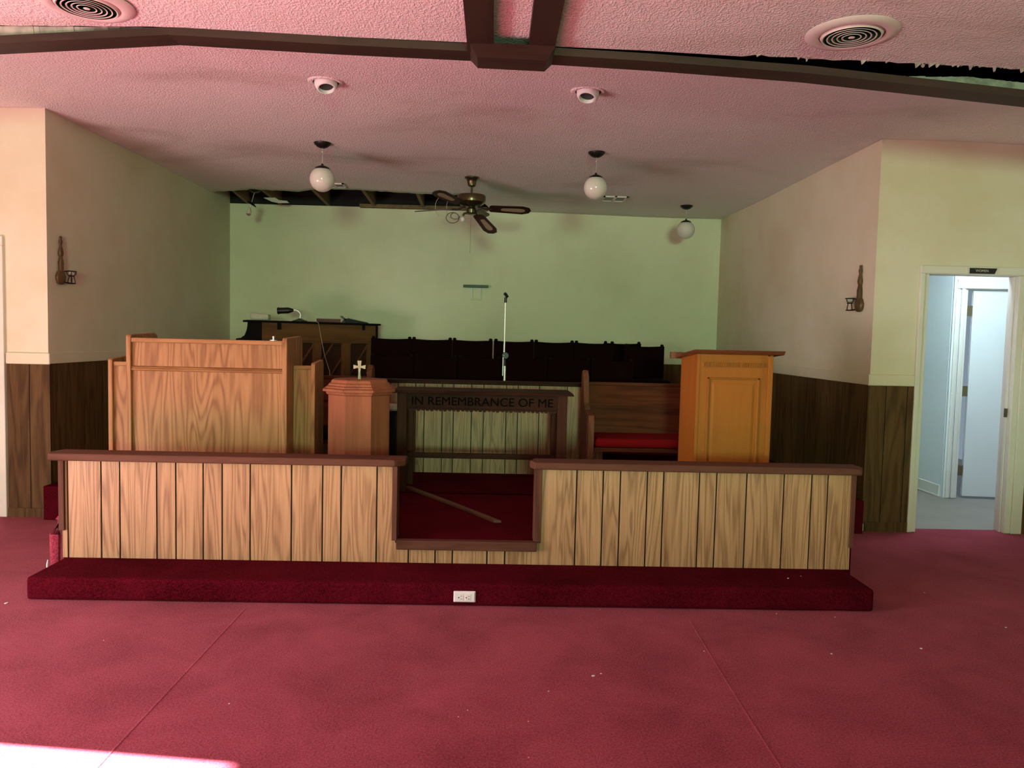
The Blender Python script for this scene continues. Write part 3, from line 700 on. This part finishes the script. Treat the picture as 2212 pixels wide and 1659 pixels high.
for x in (-.25, -.02, .21, .44, .67, .90, 1.13):
    def clip(s): return s
    xa, za, xb, zb = x, .10, x+.44, .735
    if xa < .04: k = (.04-xa)/(xb-xa); za += (zb-za)*k; xa = .04
    if xb > 1.40: k = (xb-1.40)/(xb-xa); zb -= (zb-za)*k; xb = 1.40
    rb.hexa([(xa, .035, za), (xa+.018, .035, za), (xb+.018, .035, zb), (xb, .035, zb)], [(xa, .056, za), (xa+.018, .056, za), (xb+.018, .056, zb), (xb, .056, zb)])
obj('rib', rb, 'rib', o)
obj('lid_hinge', MB().box(.20, .24, -.012, .0, .875, .945), 'ebony', o)
obj('lid_hinge', MB().box(1.24, 1.27, -.012, 0, .89, .945), 'ebony', o)
PM = Matrix.Translation((-2.471, 8.30, .62)) @ Matrix.Rotation(math.radians(40), 4, 'Z')
def pp_(x, y, z=H): return PM @ Vector((x, y, z))
# things on the piano
b = pp_(.52, .12)
o = thing('gooseneck_lamp', 'dark gooseneck lamp with cylindrical head standing on the piano', 'lamp', tuple(b))
obj('base', MB().lathe([(.085, 0), (.085, .006), (.06, .014), (.02, .03), (.012, .034)], seg=24), 'blackmetal', o, smooth=True)
neck = [(0, 0, .03), (.004, 0, .055), (.006, 0, .075), (0, 0, .095), (-.02, 0, .115), (-.05, 0, .125), (-.075, 0, .123)]
obj('neck', MB().tube(neck, .0075, 10), 'chrome', o, smooth=True)
T2 = Matrix.Rotation(math.radians(-93), 4, 'Y')
obj('lamp_shade', MB().lathe([(.010, 0), (.018, .01), (.030, .045), (.034, .06), (.034, .155), (.038, .157), (.038, .175)], (-.07, 0, .122), 20, T=T2), 'blackmetal', o, smooth=True)
cp = [pp_(.60, .02, H+.004), pp_(.66, -.045, H-.01), pp_(.69, -.05, .80), pp_(.73, -.06, .60), pp_(.80, -.05, .42), pp_(.80, -.05, .1)]
tag(obj('lamp_cord', MB().tube([b + Vector((.10, -.02, .004)), pp_(.60, .03, H+.005), pp_(.63, -.034, H+.004)] + cp[1:], .003, 6), 'cord', smooth=True),
    'thin pale cord running from the gooseneck lamp down the back of the piano', 'cord')
o = obj('white_box', MB().hexa([(-.10, -.05, 0), (.10, -.05, 0), (.10, .05, 0), (-.10, .05, 0)], [(-.098, -.05, .075), (.098, -.05, .058), (.098, .05, .058), (-.098, .05, .075)]), 'box', bevel=.012)
o.location = pp_(.10, .20) + Vector((0, 0, .006)); o.rotation_euler = (0, 0, 0); tag(o, 'pale rounded box on the left end of the piano', 'box')
o = obj('paper_sheet', MB().box(-.14, .2, -.10, .10, 0, .004), 'paper'); o.location = pp_(.10, .20) + Vector((0, 0, .001)); o.rotation_euler = (0, 0, .5)
tag(o, 'pale paper sheets lying under the box on the piano', 'paper')
o = thing('red_book', 'closed dark red book lying on the piano lid', 'book', tuple(pp_(.88, .12)), math.radians(12))
obj('cover', MB().box(-.14, .13, -.09, .09, 0, .006).box(-.14, .13, -.09, .09, .034, .040).box(-.14, -.134, -.09, .09, 0, .04), 'redbook', o)
obj('pages', MB().box(-.134, .125, -.085, .085, .006, .034), 'redbook', o)
o = thing('open_book', 'open dark book with curling page at the right end of the piano', 'book', tuple(pp_(1.22, .14)), math.radians(25))
obj('cover', MB().prism([(-.14, .0), (-.10, .055), (.0, .035), (.13, .012), (.15, .0)], 'y', -.08, .08), 'blackplastic', o)
obj('pages', MB().prism([(-.16, .080), (-.13, .062), (-.08, .055), (-.03, .052), (.0, .036), (-.08, .044), (-.13, .05)], 'y', -.075, .075), 'paper', o)

# ------------------------------------------------------------------ microphone stand
o = thing('microphone_stand', 'chrome microphone stand with empty black clip standing behind the half wall', 'microphone stand', (.11, 7.10, .45))
obj('base', MB().lathe([(.105, 0), (.105, .012), (.03, .03), (.012, .035)], seg=28), 'blackmetal', o, smooth=True)
obj('lower_tube', MB().lathe([(.0105, .03), (.0105, .80)], (.002, 0, 0), 14).lathe([(.0115, .72), (.0115, .728)], (.002, 0, 0), 14), 'chrome', o, smooth=True)
obj('upper_tube', MB().tube([(-.006, 0, .84), (-.004, 0, 1.34)], .0075, 12), 'chrome', o, smooth=True)
obj('boom_arm', MB().tube([(-.014, -.01, .84), (-.016, -.012, .67)], .005, 10), 'chrome', o, smooth=True)
kn = obj('clutch', MB().lathe([(.030, -.012), (.033, -.006), (.033, .008), (.028, .014)], (.006, 0, .855), 20, T=Matrix.Rotation(PI/2, 4, 'X')).lathe([(.013, .76), (.013, .82)], seg=12), 'blackplastic', o, smooth=True)
obj('screw', MB().sphere((-.008, -.02, .855), .008, 12, 8), 'silver', o, smooth=True)
obj('microphone_clip', MB().tube([(-.004, 0, 1.335), (-.004, 0, 1.38)], .013, 12).tube([(-.004, 0, 1.372), (.010, 0, 1.392), (-.002, -.01, 1.408), (-.016, -.016, 1.420)], [.012, .016, .015, .013], 12), 'blackplastic', o, smooth=True)

# ------------------------------------------------------------------ bracket on the back wall
o = thing('wall_bracket', 'small dark shelf bar on two brackets high on the green-lit back wall', 'wall bracket', (-.23, 9.93, 2.09))
obj('bar', MB().box(-.39, -.073, 9.88, 9.945, 2.083, 2.115), 'blackmetal', o, world=True, bevel=.003)
for x in (-.285, -.175): obj('bracket', MB().box(x-.009, x+.009, 9.925, 9.945, 1.965, 2.083), 'vent', o, world=True)
obj('ledge', MB().box(-.295, -.165, 9.915, 9.948, 1.928, 1.948), 'backwall', o, world=True, bevel=.003)

# ------------------------------------------------------------------ wall sconces
def sconce(label, x, y, z, sgn):
    o = thing('wall_sconce', label, 'sconce', (x, y, z), group='turned wooden candle sconces on the chancel side walls')
    prof = [(.008, .365), (.014, .355), (.010, .345), (.017, .325), (.017, .312), (.012, .305), (.013, .285), (.021, .26), (.026, .235), (.020, .212), (.015, .205), (.022, .18), (.026, .16), (.024, .10), (.028, .085), (.030, .07)][::-1]
    obj('spindle', MB().lathe(prof, (sgn*.02, 0, 0), 16, sx=.75), 'sconcewood', o, smooth=True)
    obj('backplate', MB().lathe([(.02, -.01), (.045, .0), (.058, .03), (.060, .055), (.045, .085), (.028, .10)], (sgn*.018, -.002, 0), 20, sx=.45), 'sconcewood', o, smooth=True)
    cx, cy = sgn*.055, .085
    h = MB().torus((cx, cy, .10), .034, .0045, 24, 6).torus((cx, cy, .062), .020, .004, 20, 6).torus((cx, cy, .005), .026, .005, 20, 6)
    for k in range(4):
        a = k*PI/2 + .4
        h.tube([(cx+.034*math.cos(a), cy+.034*math.sin(a), .10), (cx+.032*math.cos(a), cy+.032*math.sin(a), .08), (cx+.016*math.cos(a), cy+.016*math.sin(a), .06), (cx+.024*math.cos(a), cy+.024*math.sin(a), .03), (cx+.026*math.cos(a), cy+.026*math.sin(a), .004)], .0035, 6)
    h.tube([(sgn*.02, .02, .09), (sgn*.04, .05, .10), (cx, cy-.034, .10)], .005, 6).tube([(sgn*.02, .02, .01), (cx, cy-.024, .006)], .006, 6)
    obj('candle_holder', h, 'blackmetal', o, smooth=True)
    obj('glass_cup', MB().lathe([(.012, .064), (.026, .075), (.030, .095), (.029, .095), (.024, .076), (.010, .067)], (cx, cy, 0), 20), 'glass', o, smooth=True)
sconce('turned wooden sconce with iron cup holder on the left chancel wall', -3.403, 6.20, 1.815, 1)
sconce('turned wooden sconce with iron cup holder on the right chancel wall', 2.971, 6.25, 1.755, -1)

# ------------------------------------------------------------------ ceiling fixtures
def pendant(label, x, y, drop, r, cord=True):
    zc = rz(x, y) - .002
    o = thing('globe_pendant', label, 'pendant lamp', (x, y, zc), group='white globe pendants under the chancel ceiling')
    obj('canopy', MB().lathe([(.018, -.045), (.045, -.034), (.070, -.012), (.073, 0)], seg=28), 'blackmetal', o, smooth=True)
    zt = -drop + r
    obj('cord', MB().tube([(0, 0, -.04), (.004, 0, -.07), (0, 0, zt+.005)], .0035, 6).lathe([(.009, -.085), (.009, -.07)], seg=10), 'cord', o, smooth=True)
    prof = [(r*.64, zt-.026), (r*.55, zt-.008), (r*.3, zt+.004), (.010, zt+.012), (.008, zt+.025)]
    obj('fitter', MB().lathe(prof, seg=28), 'blackmetal', o, smooth=True)
    obj('globe', MB().sphere((0, 0, -drop), r, 40, 24), 'globe', o, smooth=True)
pendant('white globe pendant hanging above the oak pulpit, leftmost of the three', -1.488, 6.78, .306, .106)
pendant('white globe pendant hanging right of the ceiling fan near the ceiling register', .855, 6.78, .300, .101)
pendant('smallest-looking white globe pendant by the right end of the green back wall', 2.208, 9.07, .278, .103)
# the fourth pendant has lost its globe and hangs by its cord with a bare bulb
o = thing('broken_pendant', 'broken pendant with bare bulb dangling from the hole in the ceiling', 'pendant lamp', (-2.755, 9.07, 3.085))
obj('canopy', MB().lathe([(.018, -.040), (.045, -.030), (.068, -.010), (.07, 0)], seg=24), 'blackmetal', o, smooth=True)
obj('cord', MB().tube([(0, 0, -.035), (-.012, 0, -.06), (-.035, .0, -.145)], .004, 6), 'cord', o, smooth=True)
Tt = Matrix.Rotation(math.radians(32), 4, 'Y')
obj('fitter', MB().lathe([(.062, -.014), (.05, -.004), (.02, .008), (.008, .015)], (-.03, 0, -.160), 24, T=Tt), 'blackmetal', o, smooth=True)
obj('socket', MB().tube([(-.042, 0, -.165), (-.054, 0, -.205)], .014, 12), 'vent', o, smooth=True)
obj('light_bulb', MB().lathe([(.012, 0), (.013, -.012), (.024, -.035), (.031, -.058), (.029, -.078), (.017, -.092), (.002, -.097)], (-.055, 0, -.205), 20, T=Matrix.Rotation(math.radians(12), 4, 'Y')), 'glass', o, smooth=True)
# ceiling fan
fx, fy = -.247, 7.96
fzc = rz(fx, fy) - .002
o = thing('ceiling_fan', 'antique brass ceiling fan with five cane-inset blades, one drooping', 'ceiling fan', (fx, fy, fzc))
obj('canopy', MB().lathe([(.025, -.095), (.040, -.085), (.047, -.045), (.055, -.025), (.075, -.012), (.075, 0)], seg=28), 'brass', o, smooth=True)
obj('downrod', MB().lathe([(.011, -.18), (.011, -.08)], seg=14), 'brass', o, smooth=True)
obj('motor_housing', MB().lathe([(.02, -.300), (.09, -.285), (.125, -.262), (.140, -.250), (.143, -.235), (.143, -.190), (.135, -.178), (.06, -.172), (.012, -.165)], seg=40), 'brass', o, smooth=True)
obj('switch_housing', MB().lathe([(.035, -.362), (.048, -.356), (.050, -.320), (.030, -.300), (.03, -.285)], seg=28), 'brass', o, smooth=True)
for k in range(5):
    ang = math.radians((3, 77, 166, 236, 296)[k])
    droop = {4: 31, 3: -6, 2: 3, 1: 0, 0: 1}[k]; pitch = {0: -24, 1: -14, 2: -12, 3: 14, 4: 12}[k]
    b_ = MB(); pts = [(.18, -.035), (.20, -.055), (.52, -.068), (.585, -.045), (.605, 0), (.585, .045), (.52, .068), (.20, .055), (.18, .035)]
    T3 = Matrix.Rotation(ang, 4, 'Z') @ Matrix.Rotation(math.radians(droop), 4, 'Y') @ Matrix.Rotation(math.radians(pitch), 4, 'X')
    bot = [T3 @ Vector((x, y, 0)) for x, y in pts]; tp = [T3 @ Vector((x, y, .007)) for x, y in pts]
    zz = Vector((0, 0, -.305))
    b_.hexa([v+zz for v in bot], [v+zz for v in tp]); bl = obj('blade', b_, 'blade', o)
    ins = [(.31, -.022), (.50, -.032), (.535, -.020), (.545, 0), (.535, .020), (.50, .032), (.31, .022), (.295, 0)]
    obj('cane_inset', MB().hexa([T3 @ Vector((x, y, -.002)) + zz for x, y in ins], [T3 @ Vector((x, y, .009)) + zz for x, y in ins]), 'cane', bl)
    a2 = [T3 @ Vector((.20, 0, -.004)) + zz, T3 @ Vector((.14, 0, -.004)) + zz]
    arm = MB().tube([Vector((.06*math.cos(ang), .06*math.sin(ang), -.288)), a2[1], a2[0]], .009, 8)
    obj('blade_iron', arm, 'blackmetal', bl)
obj('light_arm', MB().tube([(-.03, -.03, -.355), (-.07, -.05, -.372), (-.082, -.05, -.395)], .012, 10).lathe([(.04, -.372), (.058, -.366), (.03, -.352)], seg=20), 'brass', o, smooth=True)
obj('light_bulb', MB().sphere((-.083, -.05, -.428), .028, 20, 12), 'globe', o, smooth=True)
def loop(c, r1, r2, a0, a1, n=22, tilt=0):
    return [(c[0]+r1*math.cos(a0+(a1-a0)*i/n), c[1]+tilt*math.sin(a0+(a1-a0)*i/n), c[2]+r2*math.sin(a0+(a1-a0)*i/n)) for i in range(n+1)]
wr = MB().tube(loop((-.185, -.05, -.415), .065, .055, .2, 6.6, tilt=.02), .004, 6).tube(loop((-.160, -.04, -.395), .045, .035, 1.5, 6.2, tilt=.02), .004, 6)
obj('loose_wire', wr, 'corddark', o, smooth=True)
obj('pale_wire', MB().tube(loop((-.20, .06, -.30), .055, .105, 1.4, 4.6), .003, 6).tube(loop((-.31, .08, -.29), .06, .10, 1.9, 4.4), .003, 6), 'cord', o, smooth=True)
obj('pull_chain', MB().tube([(-.004, 0, -.36), (-.004, 0, -.76)], .0014, 5), 'corddark', o, smooth=True)
# downlights
def downlight(label, x, y, tilt):
    o = thing('eyeball_downlight', label, 'downlight', (x, y, rz(x, y)-.002), group='recessed eyeball downlights in the chancel ceiling')
    obj('trim_ring', MB().lathe([(.085, .0), (.085, -.008), (.105, -.010), (.114, -.004), (.116, 0)], seg=36), 'ceiling', o, smooth=True)
    T4 = Matrix.Rotation(math.radians(tilt), 4, 'Y') @ Matrix.Rotation(math.radians(-20), 4, 'X')
    obj('eyeball', MB().lathe([(.072, .01), (.074, -.01), (.068, -.036), (.058, -.052), (.050, -.054), (.048, -.04), (.046, .0)], (0, 0, 0), 32, T=T4), 'white', o, smooth=True)
    obj('lamp_recess', MB().lathe([(.047, -.030), (.03, -.026), (.002, -.020)], (0, 0, 0), 24, T=T4), 'slot', o, smooth=True)
downlight('white eyeball downlight in the ceiling above the oak pulpit', -1.11, 5.14, -8)
downlight('white eyeball downlight in the ceiling right of centre, nearer the lectern', .58, 5.13, 10)
# round ceiling diffusers
def diffuser(label, x, y):
    o = thing('ceiling_diffuser', label, 'vent', (x, y, fz(x)-.001), group='round air diffusers in the nave ceiling')
    obj('outer_rim', MB().lathe([(.150, .0), (.152, -.014), (.165, -.020), (.205, -.012), (.218, -.002), (.218, 0)], seg=48), 'vent', o, smooth=True)
    obj('dark_throat', MB().lathe([(.002, -.002), (.155, -.002), (.155, 0)], seg=36), 'dark', o)
    for r in (.045, .068, .091, .114, .137):
        obj('louvre_ring', MB().lathe([(r-.006, -.022), (r, -.024), (r+.013, -.004), (r+.008, -.004), (r-.006, -.022)], seg=44), 'vent', o, smooth=True)
    obj('centre_cone', MB().lathe([(.002, -.026), (.014, -.024), (.03, -.006), (.02, -.004)], seg=24), 'vent', o, smooth=True)
diffuser('round slatted ceiling diffuser at the right, beside the torn ceiling edge', 1.72, 3.86)
diffuser('round slatted ceiling diffuser at the left, cut by the top of the picture', -2.02, 3.96)
# small square registers near the back
def register(label, x, y, w_=.27, d_=.30):
    zc = rz(x, y)
    o = thing('ceiling_register', label, 'vent', (x, y, zc-.001), group='small ceiling registers near the back wall')
    fr = MB().box(-w_/2, w_/2, -d_/2, -d_/2+.02, -.012, 0).box(-w_/2, w_/2, d_/2-.02, d_/2, -.012, 0).box(-w_/2, -w_/2+.02, -d_/2, d_/2, -.012, 0).box(w_/2-.02, w_/2, -d_/2, d_/2, -.012, 0).box(-.012, .012, -d_/2, d_/2, -.014, 0)
    obj('frame', fr, 'vent', o)
    obj('dark_opening', MB().box(-w_/2+.02, w_/2-.02, -d_/2+.02, d_/2-.02, -.003, 0), 'dark', o)
    sl = MB()
    for k in range(3):
        y0 = -d_/2 + .05 + k*.08
        sl.hexa([(-w_/2+.02, y0, -.012), (w_/2-.02, y0, -.012), (w_/2-.02, y0+.05, -.005), (-w_/2+.02, y0+.05, -.005)], [(-w_/2+.02, y0, -.009), (w_/2-.02, y0, -.009), (w_/2-.02, y0+.05, -.002), (-w_/2+.02, y0+.05, -.002)])
    obj('slats', sl, 'vent', o)
register('small square ceiling register behind the second globe pendant', 1.31, 8.72)
register('small ceiling register half hidden behind the leftmost globe pendant', -1.76, 8.62, .24, .24)

# ------------------------------------------------------------------ door sign
o = thing('door_sign', 'small black sign with pale lettering above the corridor doorway', 'sign', (3.80, FY-.027, 2.077))
obj('plate', MB().hexa([(3.700, FY-.034, 2.055), (3.900, FY-.034, 2.055), (3.918, FY-.034, 2.098), (3.696, FY-.034, 2.098)], [(3.700, FY-.026, 2.055), (3.900, FY-.026, 2.055), (3.918, FY-.026, 2.098), (3.696, FY-.026, 2.098)]), 'blackplastic', o, world=True)
obj('metal_holder', MB().box(3.690, 3.699, FY-.036, FY-.024, 2.052, 2.10).hexa([(3.901, FY-.036, 2.055), (3.907, FY-.036, 2.055), (3.925, FY-.036, 2.098), (3.919, FY-.036, 2.098)], [(3.901, FY-.024, 2.055), (3.907, FY-.024, 2.055), (3.925, FY-.024, 2.098), (3.919, FY-.024, 2.098)]), 'silver', o, world=True)
tx = text('lettering', 'WOMEN', .026, 'signtext', o, (.0, -.0075, 0), (PI/2, 0, 0), .0008, 1.0)

# ------------------------------------------------------------------ unseen pews behind the camera, added to shade the low step front
for i, y in enumerate((-1.3, -2.2, -3.1)):
    o = thing('unseen_shade_pew', ('front', 'second', 'third')[i] + ' long wooden pew, unseen behind the viewpoint, added to shade the step', 'pew', (.3, y, 0), group='unseen long pews added to shade the step')
    obj('backrest', MB().box(-3.3, 3.9, y-.02, y+.02, .12, .90), 'pew', o, world=True, bevel=.004)
    obj('seat', MB().box(-3.3, 3.9, y, y+.42, .40, .44), 'pew', o, world=True, bevel=.004)
    for x in (-3.35, 3.9): obj('pew_end', MB().prism([(y-.06, 0), (y-.06, .93), (y+.05, .93), (y+.10, .62), (y+.44, .60), (y+.44, 0)], 'x', x, x+.05), 'pewz', o, world=True)

# ------------------------------------------------------------------ paint chips on the carpet
def chip_mesh(s):
    r = random.Random(int(s*1e5)); n = 6
    pts = [(s*(.6+.5*r.random())*math.cos(2*PI*i/n), s*(.5+.4*r.random())*math.sin(2*PI*i/n)) for i in range(n)]
    return MB().prism(pts, 'z', 0, s*.35)
chips = [(-2.563, 4.13, .010), (2.135, 3.68, .008), (1.655, 3.604, .006), (.474, 3.328, .009), (.511, 3.353, .005), (.265, 3.176, .004), (.618, 4.16, .003), (1.586, 4.14, .004), (1.893, 4.10, .004),
         (2.63, 4.533, .004), (2.759, 3.981, .006), (-1.018, 3.035, .004), (-.069, 3.003, .003), (-.103, 2.949, .003), (-1.815, 3.651, .003), (1.044, 3.617, .004), (.158, 2.661, .003), (.168, 2.919, .003)]
for x, y, s in chips:
    o = obj('paint_chip', chip_mesh(s), 'white'); o.location = (x, y, .001); o.rotation_euler = (0, 0, x*7)
    tag(o, 'tiny white paint chip on the red floor carpet', 'debris', 'white paint chips on the floor')
for x, y, s in ((1.73, 4.367, .006), (1.825, 4.414, .004)):
    o = obj('paint_chip', chip_mesh(s), 'white'); o.location = (x, y, .128)
    tag(o, 'tiny white paint chip on the right part of the carpeted step', 'debris', 'white paint chips on the step')
